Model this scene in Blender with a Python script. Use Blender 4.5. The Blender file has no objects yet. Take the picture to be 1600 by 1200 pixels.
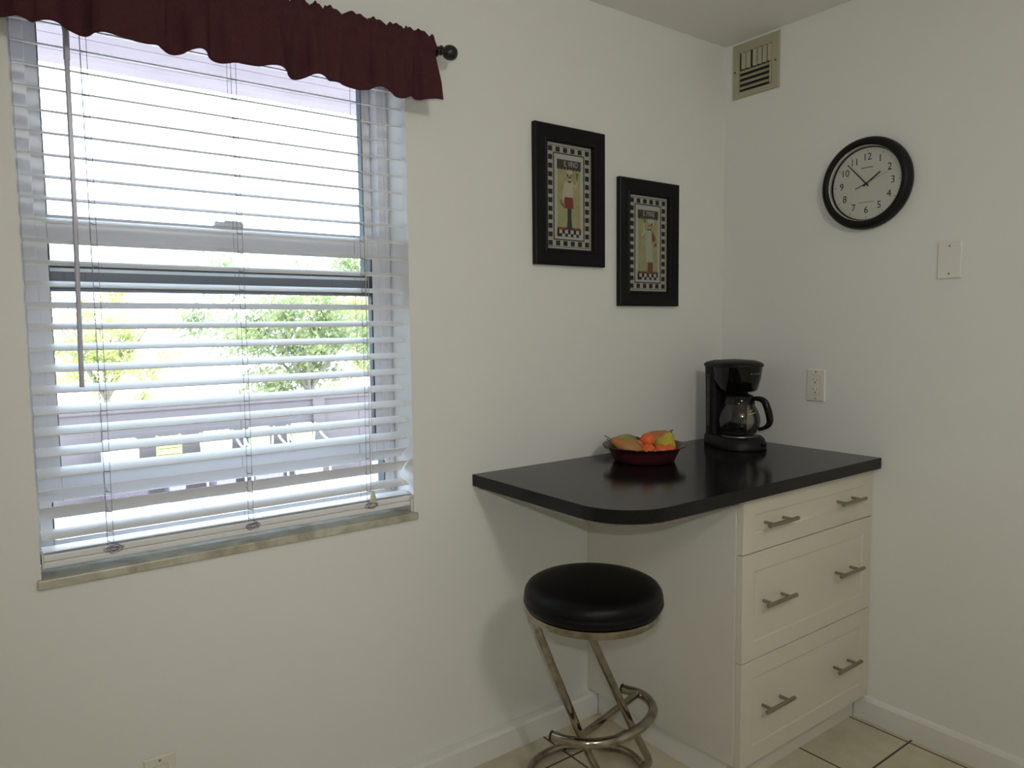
import bpy, bmesh, math, random
from mathutils import Vector, Matrix
random.seed(7)
COL = bpy.context.scene.collection
PI = math.pi

# ------------------------------------------------------------------ materials
def mat(name, color, rough=0.5, metal=0.0, spec=0.5, noise=None, bump=None, coat=0.0, trans=0.0):
    """noise=(scale, amount): mottles the base colour; bump=(scale, strength)."""
    m = bpy.data.materials.new(name); m.use_nodes = True
    nt = m.node_tree; b = nt.nodes['Principled BSDF']
    c = (*color, 1.0)
    b.inputs['Base Color'].default_value = c
    b.inputs['Roughness'].default_value = rough
    b.inputs['Metallic'].default_value = metal
    b.inputs['Specular IOR Level'].default_value = spec
    b.inputs['Coat Weight'].default_value = coat
    if noise or bump:
        tc = nt.nodes.new('ShaderNodeTexCoord')
    if noise:
        n = nt.nodes.new('ShaderNodeTexNoise'); n.inputs['Scale'].default_value = noise[0]
        n.inputs['Detail'].default_value = 5
        nt.links.new(tc.outputs['Object'], n.inputs['Vector'])
        r = nt.nodes.new('ShaderNodeValToRGB')
        a = noise[1]
        r.color_ramp.elements[0].position = 0.3; r.color_ramp.elements[1].position = 0.7
        lo = noise[2] if len(noise) > 2 else tuple(x*(1-a) for x in color)
        hi = noise[3] if len(noise) > 3 else tuple(min(1, x*(1+a)) for x in color)
        r.color_ramp.elements[0].color = (*lo, 1); r.color_ramp.elements[1].color = (*hi, 1)
        nt.links.new(n.outputs['Fac'], r.inputs['Fac']); nt.links.new(r.outputs['Color'], b.inputs['Base Color'])
    if bump:
        n2 = nt.nodes.new('ShaderNodeTexNoise'); n2.inputs['Scale'].default_value = bump[0]
        n2.inputs['Detail'].default_value = 6
        nt.links.new(tc.outputs['Object'], n2.inputs['Vector'])
        bp = nt.nodes.new('ShaderNodeBump'); bp.inputs['Strength'].default_value = bump[1]
        bp.inputs['Distance'].default_value = 0.002
        nt.links.new(n2.outputs['Fac'], bp.inputs['Height']); nt.links.new(bp.outputs['Normal'], b.inputs['Normal'])
    return m

def glass_mat(name, tint=(1, 1, 1), gloss=0.06, rough=0.02):
    m = bpy.data.materials.new(name); m.use_nodes = True
    nt = m.node_tree; nt.nodes.remove(nt.nodes['Principled BSDF'])
    out = nt.nodes['Material Output']
    t = nt.nodes.new('ShaderNodeBsdfTransparent'); t.inputs['Color'].default_value = (*tint, 1)
    g = nt.nodes.new('ShaderNodeBsdfGlossy'); g.inputs['Roughness'].default_value = rough
    f = nt.nodes.new('ShaderNodeFresnel'); f.inputs['IOR'].default_value = 1.45
    mx = nt.nodes.new('ShaderNodeMixShader')
    mm = nt.nodes.new('ShaderNodeMath'); mm.operation = 'MULTIPLY_ADD'
    mm.inputs[1].default_value = 0.8; mm.inputs[2].default_value = gloss*0.3
    nt.links.new(f.outputs[0], mm.inputs[0]); nt.links.new(mm.outputs[0], mx.inputs[0])
    nt.links.new(t.outputs[0], mx.inputs[1]); nt.links.new(g.outputs[0], mx.inputs[2])
    nt.links.new(mx.outputs[0], out.inputs['Surface'])
    return m

def tile_mat():
    m = bpy.data.materials.new('beige floor tile'); m.use_nodes = True
    nt = m.node_tree; b = nt.nodes['Principled BSDF']
    tc = nt.nodes.new('ShaderNodeTexCoord')
    mp = nt.nodes.new('ShaderNodeMapping')
    mp.inputs['Location'].default_value = (0.342, 0.168, 0)
    nt.links.new(tc.outputs['Object'], mp.inputs['Vector'])
    br = nt.nodes.new('ShaderNodeTexBrick')
    br.offset = 0.0; br.squash = 1.0
    br.inputs['Color1'].default_value = (0.64, 0.585, 0.43, 1); br.inputs['Color2'].default_value = (0.61, 0.565, 0.425, 1)
    br.inputs['Mortar'].default_value = (0.035, 0.028, 0.02, 1)
    br.inputs['Scale'].default_value = 1.0
    br.inputs['Brick Width'].default_value = 0.305; br.inputs['Row Height'].default_value = 0.305
    br.inputs['Mortar Size'].default_value = 0.0035; br.inputs['Mortar Smooth'].default_value = 0.1
    nt.links.new(mp.outputs['Vector'], br.inputs['Vector'])
    n = nt.nodes.new('ShaderNodeTexNoise'); n.inputs['Scale'].default_value = 14; n.inputs['Detail'].default_value = 6
    nt.links.new(tc.outputs['Object'], n.inputs['Vector'])
    mx = nt.nodes.new('ShaderNodeMix'); mx.data_type = 'RGBA'; mx.blend_type = 'MULTIPLY'
    mx.inputs['Factor'].default_value = 0.55
    rr = nt.nodes.new('ShaderNodeValToRGB'); rr.color_ramp.elements[0].color = (0.72, 0.7, 0.62, 1); rr.color_ramp.elements[1].color = (1, 1, 1, 1)
    rr.color_ramp.elements[0].position = 0.3; rr.color_ramp.elements[1].position = 0.65
    nt.links.new(n.outputs['Fac'], rr.inputs['Fac'])
    nt.links.new(br.outputs['Color'], mx.inputs['A']); nt.links.new(rr.outputs['Color'], mx.inputs['B'])
    nt.links.new(mx.outputs['Result'], b.inputs['Base Color'])
    b.inputs['Roughness'].default_value = 0.35
    bp = nt.nodes.new('ShaderNodeBump'); bp.inputs['Strength'].default_value = 0.4; bp.inputs['Distance'].default_value = 0.002
    bp.invert = True
    nt.links.new(br.outputs['Fac'], bp.inputs['Height']); nt.links.new(bp.outputs['Normal'], b.inputs['Normal'])
    return m

def marble_mat():
    m = bpy.data.materials.new('veined marble'); m.use_nodes = True
    nt = m.node_tree; b = nt.nodes['Principled BSDF']
    tc = nt.nodes.new('ShaderNodeTexCoord')
    n = nt.nodes.new('ShaderNodeTexNoise'); n.inputs['Scale'].default_value = 9; n.inputs['Detail'].default_value = 8
    n.inputs['Distortion'].default_value = 1.6
    nt.links.new(tc.outputs['Object'], n.inputs['Vector'])
    r = nt.nodes.new('ShaderNodeValToRGB')
    r.color_ramp.elements[0].position = 0.36; r.color_ramp.elements[0].color = (0.36, 0.34, 0.25, 1)
    r.color_ramp.elements[1].position = 0.62; r.color_ramp.elements[1].color = (0.60, 0.58, 0.47, 1)
    nt.links.new(n.outputs['Fac'], r.inputs['Fac']); nt.links.new(r.outputs['Color'], b.inputs['Base Color'])
    b.inputs['Roughness'].default_value = 0.3
    return m

def leaf_mat(name, c1, c2):
    m = bpy.data.materials.new(name); m.use_nodes = True
    nt = m.node_tree; b = nt.nodes['Principled BSDF']
    tc = nt.nodes.new('ShaderNodeTexCoord')
    n = nt.nodes.new('ShaderNodeTexNoise'); n.inputs['Scale'].default_value = 2.2
    nt.links.new(tc.outputs['Object'], n.inputs['Vector'])
    r = nt.nodes.new('ShaderNodeValToRGB')
    r.color_ramp.elements[0].position = 0.35; r.color_ramp.elements[0].color = (*c1, 1)
    r.color_ramp.elements[1].position = 0.65; r.color_ramp.elements[1].color = (*c2, 1)
    nt.links.new(n.outputs['Fac'], r.inputs['Fac']); nt.links.new(r.outputs['Color'], b.inputs['Base Color'])
    b.inputs['Roughness'].default_value = 0.6
    tl = nt.nodes.new('ShaderNodeBsdfTranslucent'); nt.links.new(r.outputs['Color'], tl.inputs['Color'])
    mx = nt.nodes.new('ShaderNodeMixShader'); mx.inputs[0].default_value = 0.45
    nt.links.new(b.outputs[0], mx.inputs[1]); nt.links.new(tl.outputs[0], mx.inputs[2])
    nt.links.new(mx.outputs[0], nt.nodes['Material Output'].inputs['Surface'])
    return m

def emit_mat(name, color, strength):
    m = bpy.data.materials.new(name); m.use_nodes = True
    b = m.node_tree.nodes['Principled BSDF']
    b.inputs['Base Color'].default_value = (*color, 1)
    b.inputs['Emission Color'].default_value = (*color, 1); b.inputs['Emission Strength'].default_value = strength
    return m

M = {
 'wall': mat('off white wall paint', (0.83, 0.825, 0.785), 0.55, spec=0.25, bump=(90, 0.08)),
 'ceiling': mat('ceiling paint', (0.90, 0.89, 0.84), 0.8, spec=0.2, bump=(60, 0.1)),
 'trim': mat('white trim paint', (0.80, 0.79, 0.75), 0.4, bump=(40, 0.06)),
 'tile': tile_mat(), 'marble': marble_mat(),
 'frame_white': mat('white window frame metal', (0.78, 0.78, 0.79), 0.35),
 'gasket': mat('dark glazing gasket', (0.03, 0.045, 0.055), 0.5),
 'sash_backlit': mat('backlit grey aluminium', (0.155, 0.16, 0.185), 0.5),  # backlit shade of the upper sash rail put into its colour
 'glass': glass_mat('window glass', (0.97, 0.985, 0.98)),
 'slat': mat('white blind slat', (0.84, 0.84, 0.84), 0.4),
 'cord': mat('blind cord', (0.22, 0.20, 0.24), 0.8),
 'wand': mat('clear grey plastic wand', (0.50, 0.48, 0.56), 0.25),
 'tassel': mat('ivory plastic tassel', (0.62, 0.58, 0.42), 0.4),
 'burgundy': mat('burgundy cotton', (0.072, 0.023, 0.028), 0.9, spec=0.15, noise=(500, 0.25), bump=(350, 0.3)),
 'iron': mat('black iron rod', (0.012, 0.012, 0.013), 0.35),
 'black_frame': mat('black painted wood frame', (0.005, 0.0045, 0.005), 0.45, spec=0.2),
 'black_plastic': mat('glossy black plastic', (0.004, 0.004, 0.004), 0.06, spec=0.35),
 'black_soft': mat('satin black plastic', (0.007, 0.007, 0.007), 0.45, spec=0.25),
 'dial': mat('clock dial paper', (0.90, 0.89, 0.80), 0.7, spec=0.1),
 'bezel_white': mat('white bezel wall', (0.62, 0.61, 0.55), 0.5),
 'ink': mat('dark grey ink', (0.035, 0.033, 0.03), 0.7, spec=0.1),
 'ink_pale': mat('pale grey ink', (0.40, 0.39, 0.34), 0.7, spec=0.1),
 'vent': mat('beige painted vent metal', (0.43, 0.415, 0.29), 0.45),
 'vent_dark': mat('dark duct interior', (0.02, 0.018, 0.013), 0.8),
 'screw': mat('dull screw metal', (0.28, 0.27, 0.22), 0.45, metal=0.6),
 'plate': mat('white plastic wall plate', (0.80, 0.79, 0.72), 0.35),
 'plate_ivory': mat('ivory plastic outlet', (0.79, 0.77, 0.68), 0.35),
 'slot': mat('outlet slot', (0.03, 0.025, 0.015), 0.7),
 'laminate': mat('black speckled laminate', (0.007, 0.0065, 0.006), 0.15, spec=0.22, noise=(420, 0.6, (0.0045, 0.004, 0.004), (0.014, 0.013, 0.012))),
 'shadow_band': mat('brown shadow band', (0.30, 0.265, 0.215), 0.8, noise=(120, 0.2)),  # brown tone stands in for the shadow under the counter edge
 'cabinet': mat('cream cabinet paint', (0.68, 0.65, 0.535), 0.42),
 'cab_side': mat('white melamine panel', (0.70, 0.68, 0.60), 0.4),
 'nickel': mat('brushed nickel', (0.34, 0.31, 0.25), 0.3, metal=1.0),
 'chrome': mat('dark reflection chrome', (0.36, 0.325, 0.265), 0.13, metal=1.0, noise=(30, 0.3)),  # dark brown room reflections put into the mottled base colour
 'vinyl': mat('black vinyl', (0.0035, 0.0033, 0.0035), 0.42, spec=0.18, bump=(120, 0.1)),
 'cap': mat('black rubber cap', (0.01, 0.01, 0.01), 0.7),
 'bowl': mat('dark red glazed ceramic', (0.060, 0.014, 0.015), 0.25),
 'pear_green': mat('green pear skin', (0.26, 0.29, 0.045), 0.45, noise=(25, 0.25)),
 'pear_yellow': mat('yellow pear skin', (0.50, 0.42, 0.04), 0.4, noise=(25, 0.2, (0.42, 0.36, 0.04), (0.60, 0.47, 0.045))),
 'pear_red': mat('russet red pear skin', (0.42, 0.16, 0.05), 0.45, noise=(18, 0.2, (0.46, 0.13, 0.045), (0.36, 0.24, 0.06))),
 'orange': mat('orange fruit skin', (0.80, 0.14, 0.030), 0.45, bump=(200, 0.2), noise=(20, 0.15)),
 'peach': mat('pink peach skin', (0.62, 0.20, 0.11), 0.7, noise=(20, 0.25)),
 'plum': mat('dark plum skin', (0.05, 0.02, 0.018), 0.4),
 'stem': mat('brown fruit stem', (0.035, 0.022, 0.01), 0.8),
 'carafe_glass': glass_mat('carafe glass', (0.80, 0.80, 0.76), gloss=0.25, rough=0.012),
 'lens': glass_mat('clock lens', (0.985, 0.985, 0.98), gloss=0.01),
 'steel': mat('steel hotplate', (0.2, 0.2, 0.2), 0.35, metal=1.0),
 'gauge': mat('grey translucent gauge', (0.018, 0.018, 0.02), 0.3),
 'letter': mat('silver lettering', (0.22, 0.22, 0.22), 0.5),
 'gauge_ink': mat('grey gauge mark', (0.10, 0.10, 0.105), 0.5),
 'gold': mat('gold decal', (0.62, 0.50, 0.12), 0.45),
 # prints
 'p_mat': mat('print cream paper', (0.374, 0.360, 0.295), 0.7),
 'p_white': mat('print white border', (0.403, 0.403, 0.360), 0.7),
 'p_black': mat('print black ink', (0.012, 0.011, 0.009), 0.7),
 'p_bg': mat('print yellow green ground', (0.331, 0.310, 0.173), 0.75, noise=(30, 0.2, (0.37, 0.34, 0.175), (0.27, 0.28, 0.14))),
 'p_awn': mat('print dark awning', (0.045, 0.04, 0.034), 0.7),
 'p_coat': mat('print cream jacket', (0.432, 0.410, 0.302), 0.7),
 'p_red': mat('print red apron', (0.216, 0.032, 0.032), 0.7),
 'p_trouser': mat('print charcoal trousers', (0.035, 0.036, 0.032), 0.7),
 'p_brown': mat('print brown', (0.16, 0.065, 0.035), 0.7),
 'p_skin': mat('print skin tone', (0.360, 0.259, 0.158), 0.7),
 'p_green': mat('print olive green', (0.13, 0.14, 0.03), 0.7),
 'p_apron': mat('print pale apron', (0.360, 0.374, 0.288), 0.7),
 'p_hair': mat('print dark hair', (0.07, 0.05, 0.03), 0.7),
 # outdoors
 'patio': mat('pale pink patio concrete', (0.60, 0.54, 0.56), 0.85, noise=(1.5, 0.12)),
 'parapet': mat('lavender grey stucco', (0.165, 0.135, 0.130), 0.9, noise=(4, 0.05), bump=(60, 0.3)),
 'soffit': mat('pinkish soffit boards', (0.34, 0.285, 0.29), 0.8, noise=(8, 0.08)),
 'bark': mat('grey brown bark', (0.28, 0.25, 0.19), 0.9, noise=(12, 0.3)),
 'leaf_y': leaf_mat('yellow green leaves', (0.42, 0.45, 0.16), (0.64, 0.62, 0.28)),
 'leaf_g': leaf_mat('green leaves', (0.24, 0.29, 0.14), (0.46, 0.49, 0.22)),
 'tube_white': mat('white powder coated tube', (0.85, 0.85, 0.85), 0.4),
 'cush_white': mat('white cushion fabric', (0.85, 0.85, 0.84), 0.9),
 'cush_blue': mat('pale blue fabric', (0.52, 0.64, 0.72), 0.9),
 'cush_green': mat('yellow green slats', (0.52, 0.53, 0.16), 0.8),
 'cush_leaf': mat('leaf green fabric', (0.36, 0.46, 0.22), 0.9),
 'wicker': mat('grey brown wicker', (0.12, 0.10, 0.11), 0.8, noise=(60, 0.7), bump=(80, 0.5)),
 'wicker_l': mat('lavender grey wicker', (0.26, 0.23, 0.29), 0.8, noise=(40, 0.3)),
 'lamp': emit_mat('added fill lamp globe', (1.0, 0.968, 0.90), 42.5),  # glow of the added, unseen fill lamp
}

# ------------------------------------------------------------------ builders
def obj(name, bm, m, parent=None, smooth=False, auto=None):
    bmesh.ops.recalc_face_normals(bm, faces=bm.faces)
    me = bpy.data.meshes.new(name); bm.to_mesh(me); bm.free()
    ms = m if isinstance(m, (list, tuple)) else [m]
    for x in ms: me.materials.append(M[x])
    if smooth:
        for p in me.polygons: p.use_smooth = True
        if auto is not None:
            try: me.set_sharp_from_angle(angle=math.radians(auto))
            except Exception: pass
    o = bpy.data.objects.new(name, me); COL.objects.link(o)
    if parent is not None: o.parent = parent
    return o

def empty(name, loc, rz=0.0):
    o = bpy.data.objects.new(name, None); COL.objects.link(o)
    o.location = loc; o.rotation_euler = (0, 0, rz); o.empty_display_size = 0.05
    return o

def tag(o, label, cat, group=None, kind=None):
    o['label'] = label; o['category'] = cat
    if group: o['group'] = group
    if kind: o['kind'] = kind
    return o

def struct(o, label=None):
    o['kind'] = 'structure'
    if label: o['label'] = label
    return o

def box(bm, x0, x1, y0, y1, z0, z1, mi=0, bev=0.0, seg=2):
    r = bmesh.ops.create_cube(bm, size=1.0)
    vs = r['verts']
    for v in vs:
        v.co = Vector((x0+(v.co.x+.5)*(x1-x0), y0+(v.co.y+.5)*(y1-y0), z0+(v.co.z+.5)*(z1-z0)))
    fs = {f for v in vs for f in v.link_faces}
    for f in fs: f.material_index = mi
    if bev > 0:
        es = {e for f in fs for e in f.edges}
        rr = bmesh.ops.bevel(bm, geom=list(es), offset=bev, segments=seg, affect='EDGES', profile=0.5)
        for f in rr['faces']: f.material_index = mi
    return vs

def tube(bm, pts, r, n=12, mi=0, cap=True, closed=False, radii=None):
    pts = [Vector(p) for p in pts]
    N = len(pts); rings = []
    up = None
    for i, p in enumerate(pts):
        if closed: t = (pts[(i+1) % N]-pts[i-1]).normalized()
        elif i == 0: t = (pts[1]-pts[0]).normalized()
        elif i == N-1: t = (pts[-1]-pts[-2]).normalized()
        else: t = ((pts[i+1]-p).normalized()+(p-pts[i-1]).normalized()).normalized()
        if up is None:
            a = Vector((0, 0, 1)) if abs(t.z) < .9 else Vector((1, 0, 0))
            up = (a-t*a.dot(t)).normalized()
        else:
            up = (up-t*up.dot(t)).normalized()
        s = t.cross(up)
        rr = radii[i] if radii else r
        rings.append([bm.verts.new(p+(up*math.cos(2*PI*k/n)+s*math.sin(2*PI*k/n))*rr) for k in range(n)])
    M_ = N if closed else N-1
    for i in range(M_):
        a, b = rings[i], rings[(i+1) % N]
        for k in range(n):
            f = bm.faces.new((a[k], a[(k+1) % n], b[(k+1) % n], b[k])); f.material_index = mi
    if cap and not closed:
        for rg in (rings[0][::-1], rings[-1]):
            f = bm.faces.new(rg); f.material_index = mi

def lathe(bm, prof, n=48, mi=0, center=(0, 0, 0), mat4=None, ripple=None):
    """prof: list of (r, z); poles where r == 0"""
    rings = []
    for (r, z) in prof:
        if r <= 1e-7:
            v = bm.verts.new((center[0], center[1], center[2]+z)); rings.append([v])
        else:
            rg = []
            for k in range(n):
                a = 2*PI*k/n
                rr = r*(1+(ripple(a, r, z) if ripple else 0))
                rg.append(bm.verts.new((center[0]+rr*math.cos(a), center[1]+rr*math.sin(a), center[2]+z)))
            rings.append(rg)
    for a, b in zip(rings, rings[1:]):
        for k in range(n):
            if len(a) == 1 and len(b) == 1: continue
            if len(a) == 1: f = bm.faces.new((a[0], b[k], b[(k+1) % n]))
            elif len(b) == 1: f = bm.faces.new((a[k], a[(k+1) % n], b[0]))
            else: f = bm.faces.new((a[k], a[(k+1) % n], b[(k+1) % n], b[k]))
            f.material_index = mi
    if mat4 is not None:
        vs = [v for rg in rings for v in rg]
        bmesh.ops.transform(bm, matrix=mat4, verts=vs)

def loft(bm, rings, mi=0, cap=True):
    R = [[bm.verts.new(p) for p in rg] for rg in rings]
    n = len(R[0])
    for a, b in zip(R, R[1:]):
        for k in range(n):
            f = bm.faces.new((a[k], a[(k+1) % n], b[(k+1) % n], b[k])); f.material_index = mi
    if cap:
        for rg in (R[0][::-1], R[-1]):
            f = bm.faces.new(rg); f.material_index = mi

def catmull(P, n=8, closed=False):
    P = [Vector(p) for p in P]; out = []; N = len(P)
    rng = range(N) if closed else range(N-1)
    for i in rng:
        p0 = P[i-1] if (closed or i > 0) else P[0]*2-P[1]
        p1 = P[i]; p2 = P[(i+1) % N]
        p3 = P[(i+2) % N] if (closed or i+2 < N) else P[-1]*2-P[-2]
        for k in range(n):
            t = k/n
            out.append(0.5*((2*p1)+(-p0+p2)*t+(2*p0-5*p1+4*p2-p3)*t*t+(-p0+3*p1-3*p2+p3)*t**3))
    if not closed: out.append(P[-1])
    return out

def round_path(P, r, n=6):
    """polyline with rounded corners"""
    P = [Vector(p) for p in P]; out = [P[0]]
    for i in range(1, len(P)-1):
        a = (P[i-1]-P[i]); b = (P[i+1]-P[i])
        d = min(r, a.length*.48, b.length*.48)
        s = P[i]+a.normalized()*d; e = P[i]+b.normalized()*d
        for k in range(n+1):
            t = k/n
            out.append(s*(1-t)**2+P[i]*2*t*(1-t)+e*t*t)
    out.append(P[-1])
    return out

def text_mesh(name, s, size, m, parent, matrix, depth=0.0004, align='CENTER', squeeze=1.0):
    cu = bpy.data.curves.new(name, 'FONT'); cu.body = s; cu.size = size
    cu.align_x = align; cu.align_y = 'CENTER'; cu.extrude = depth; cu.resolution_u = 3
    t = bpy.data.objects.new(name+'_src', cu); COL.objects.link(t)
    dg = bpy.context.evaluated_depsgraph_get(); dg.update()
    me = bpy.data.meshes.new_from_object(t.evaluated_get(dg))
    bpy.data.objects.remove(t); bpy.data.curves.remove(cu)
    me.transform(matrix @ Matrix.Diagonal((squeeze, 1, 1, 1)))
    me.materials.clear(); me.materials.append(M[m]); me.name = name
    o = bpy.data.objects.new(name, me); COL.objects.link(o)
    if parent is not None: o.parent = parent
    return o

# ------------------------------------------------------------------ setting
RX0, RY0, H = -4.3, -4.4, 2.42
WL, WR, SILL, WTOP = -2.312, -1.402, 0.8255, 2.165
WT = 0.20
bm = bmesh.new(); box(bm, RX0, 0.0, RY0, 0.0, -0.12, 0.0)
struct(obj('floor', bm, 'tile'), 'beige ceramic tile floor with dark grout lines')
bm = bmesh.new(); box(bm, RX0-.1, 0.15, RY0-.1, WT, H, H+.12)
struct(obj('ceiling', bm, 'ceiling'), 'plain off-white ceiling')
bm = bmesh.new()
box(bm, RX0-.1, WL, 0, WT, -1.07, H); box(bm, WR, 0.15, 0, WT, -1.07, H)
box(bm, WL, WR, 0, WT, -1.07, SILL-.022); box(bm, WL, WR, 0, WT, WTOP, H)
bmesh.ops.remove_doubles(bm, verts=bm.verts, dist=1e-5)
struct(obj('wall_back', bm, 'wall'), 'off-white wall with the window in it')
bm = bmesh.new(); box(bm, 0.0, 0.15, RY0, 0.0, -1.07, H)
struct(obj('wall_right', bm, 'wall'), 'off-white right wall with the clock on it')
bm = bmesh.new(); box(bm, RX0-.1, RX0, RY0, 0.0, -1.07, H)
struct(obj('wall_left', bm, 'wall'), 'off-white left wall outside the picture')
bm = bmesh.new(); box(bm, RX0-.1, 0.15, RY0-.1, RY0, -1.07, H)
struct(obj('wall_front', bm, 'wall'), 'off-white wall behind the camera')

def skirting(name, pts_prof, along, a0, a1):
    bm = bmesh.new()
    rings = []
    for a in (a0, a1):
        rings.append([Vector((a, p[0], p[1])) if along == 'x' else Vector((p[0], a, p[1])) for p in pts_prof])
    loft(bm, rings)
    return struct(obj(name, bm, 'trim'))
skirting('baseboard_back', [(-.001, 0), (-.0296, 0), (-.0296, .068), (-.024, .078), (-.001, .082)], 'x', RX0, -.706)
skirting('baseboard_right', [(-.001, 0), (-.0165, 0), (-.0165, .068), (-.012, .078), (-.001, .082)], 'y', RY0, -.5815)
skirting('baseboard_left', [(RX0+.001, 0), (RX0+.0165, 0), (RX0+.0165, .068), (RX0+.012, .078), (RX0+.001, .082)], 'y', RY0, -.03)

# ------------------------------------------------------------------ window
win = struct(empty('window_1', ((WL+WR)/2, .15, SILL)), 'white single-hung window with its lower sash raised a little')
WX, WY, WZ = (WL+WR)/2, .15, SILL
def wobj(name, bm, m, parent=None, **k):
    bmesh.ops.translate(bm, verts=bm.verts, vec=(-WX, -WY, -WZ))
    return obj(name, bm, m, parent or win, **k)
FI = .035
bm = bmesh.new()      # outer frame: jambs stepped, head, sill
for (x0, x1) in ((WL, WL+FI), (WR-FI, WR)):
    box(bm, x0, x1, .11, .198, SILL, WTOP, bev=.002)
box(bm, WL+FI, WR-FI, .11, .198, WTOP-.04, WTOP, bev=.002)
box(bm, WL+FI, WR-FI, .105, .198, SILL, SILL+.055, bev=.002)
box(bm, WL+.010, WL+.016, .104, .11, SILL+.05, WTOP); box(bm, WR-.016, WR-.010, .104, .11, SILL+.05, WTOP)
wobj('window_frame', bm, 'frame_white')
# upper fixed sash (outer track)
bm = bmesh.new()
UL, UR, UB, UT = WL+FI+.001, WR-FI-.001, 1.4505, WTOP-.041
box(bm, UL, UL+.026, .152, .178, UB, UT, bev=.0015); box(bm, UR-.026, UR, .152, .178, UB, UT, bev=.0015)
box(bm, UL+.026, UR-.026, .152, .178, UT-.03, UT, bev=.0015)
us = wobj('upper_sash', bm, 'frame_white')
bm = bmesh.new()
box(bm, UL, UR, .150, .180, UB+.006, UB+.052, bev=.002)
box(bm, UL, UR, .146, .152, UB, UB+.006)
wobj('sash_rail', bm, 'sash_backlit', us)['label'] = 'lower rail of the fixed upper sash, coloured dark as backlit'
bm = bmesh.new()
box(bm, UL, UR, .148, .151, UB+.046, UB+.054); wobj('rail_lip', bm, 'frame_white', us)
bm = bmesh.new()
for (x0, x1) in ((UL+.026, UL+.0275), (UR-.029, UR-.026)):
    box(bm, x0, x1, .150, .176, UB+.055, UT-.03)
box(bm, UL+.026, UR-.026, .154, .176, UB+.054, UB+.062)
wobj('gasket', bm, 'gasket', us)
bm = bmesh.new(); box(bm, UL+.026, UR-.026, .165, .169, UB+.05, UT-.03)
wobj('glass_pane', bm, 'glass', us)
# lower sash, raised
LB, LT = .967, 1.622
LL, LR = WL+FI-.004, WR-FI+.004
bm = bmesh.new()
box(bm, LL, LL+.026, .115, .143, LB, LT, bev=.0015); box(bm, LR-.026, LR, .115, .143, LB, LT, bev=.0015)
box(bm, LL+.026, LR-.026, .115, .143, LT-.060, LT-.020, bev=.002)
box(bm, LL+.026, LR-.026, .121, .143, LT-.022, LT, bev=.002)
box(bm, LL+.026, LR-.026, .115, .143, LB, LB+.068, bev=.002)
ls = wobj('lower_sash', bm, 'frame_white')
bm = bmesh.new(); box(bm, WX-.036, WX+.036, .108, .128, LT-.002, LT+.010, bev=.003); box(bm, WX-.012, WX+.03, .104, .116, LT+.008, LT+.013, bev=.002)
wobj('sash_latch', bm, 'frame_white', ls)
bm = bmesh.new()
box(bm, LL+.026, LL+.0275, .116, .141, LB+.068, LT-.06); box(bm, LR-.030, LR-.026, .116, .141, LB+.068, LT-.06)
box(bm, LL+.0275, LR-.030, .117, .141, LB+.066, LB+.074)
wobj('gasket', bm, 'gasket', ls)
bm = bmesh.new(); box(bm, LL+.026, LR-.026, .127, .131, LB+.06, LT-.055)
wobj('glass_pane', bm, 'glass', ls)
bm = bmesh.new()   # bare tracks beside the raised sash
box(bm, WR-FI-.0025, WR-FI, .110, .150, SILL+.056, LB-.001); box(bm, WL+FI, WL+FI+.0025, .110, .150, SILL+.056, LB-.001)
wobj('sash_track', bm, 'gasket')
bm = bmesh.new()
box(bm, WR-FI-.012, WR-FI-.0015, .146, .152, UB+.06, LT-.062, bev=.001); box(bm, WR-FI-.010, WR-FI-.004, .144, .150, LB+.07, UB-.004)
wobj('track_strip', bm, 'frame_white')
bm = bmesh.new(); box(bm, WL-.008, WR+.009, -.012, .11, SILL-.020, SILL, bev=.0025)
wobj('window_sill', bm, 'marble')['label'] = 'veined grey-beige marble sill'

# ------------------------------------------------------------------ venetian blind
SL, SR = -2.306, -1.4085
blind = tag(empty('venetian_blind', (WX, .04, WTOP)), 'white horizontal blind with open slats hanging in the window', 'blind')
BX, BY, BZ = WX, .04, WTOP
def bobj(name, bm, m, parent=None, **k):
    bmesh.ops.translate(bm, verts=bm.verts, vec=(-BX, -BY, -BZ))
    return obj(name, bm, m, parent or blind, **k)
bm = bmesh.new(); box(bm, SL, SR, .012, .068, WTOP-.058, WTOP-.001, bev=.003)
bobj('headrail', bm, 'slat')
TILT = math.radians(15.5)
LAD = (-2.176, -1.861, -1.536)
def slat_mesh(tilt):
    bm = bmesh.new(); rings = []
    for x in (SL, SR):
        top = []; bot = []
        for k in range(9):
            s = -1+2*k/8
            d = s*.025; h = .0022*(1-s*s)
            top.append((d, h+.0011)); bot.append((d, h-.0011))
        sec = top+bot[::-1]
        rings.append([Vector((x-WX, d*math.cos(tilt)-h*math.sin(tilt), d*math.sin(tilt)+h*math.cos(tilt))) for d, h in sec])
    loft(bm, rings)
    return bm
proto = obj('slat', slat_mesh(TILT), 'slat', blind, smooth=True, auto=40)
proto_flat = None
k = -1; n_s = 0
zs = []
for k in range(-1, 24):
    zc = 1.9605-.0459*k+.0060
    zs.append(zc)
    if n_s == 0: s = proto
    else:
        s = proto.copy(); COL.objects.link(s); s.parent = blind
    s.location = (0, .040-BY, zc-BZ)
    if k == 23: s.rotation_euler = (math.radians(-3), 0, 0)
    if k in (21, 22):     # two slats on slack ladders have tipped the other way
        s.rotation_euler = (-TILT-math.radians(36 if k == 21 else 42), 0, 0)
        s.location = (0, .040-BY, (.9985 if k == 21 else .9590)-BZ)
    n_s += 1
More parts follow.
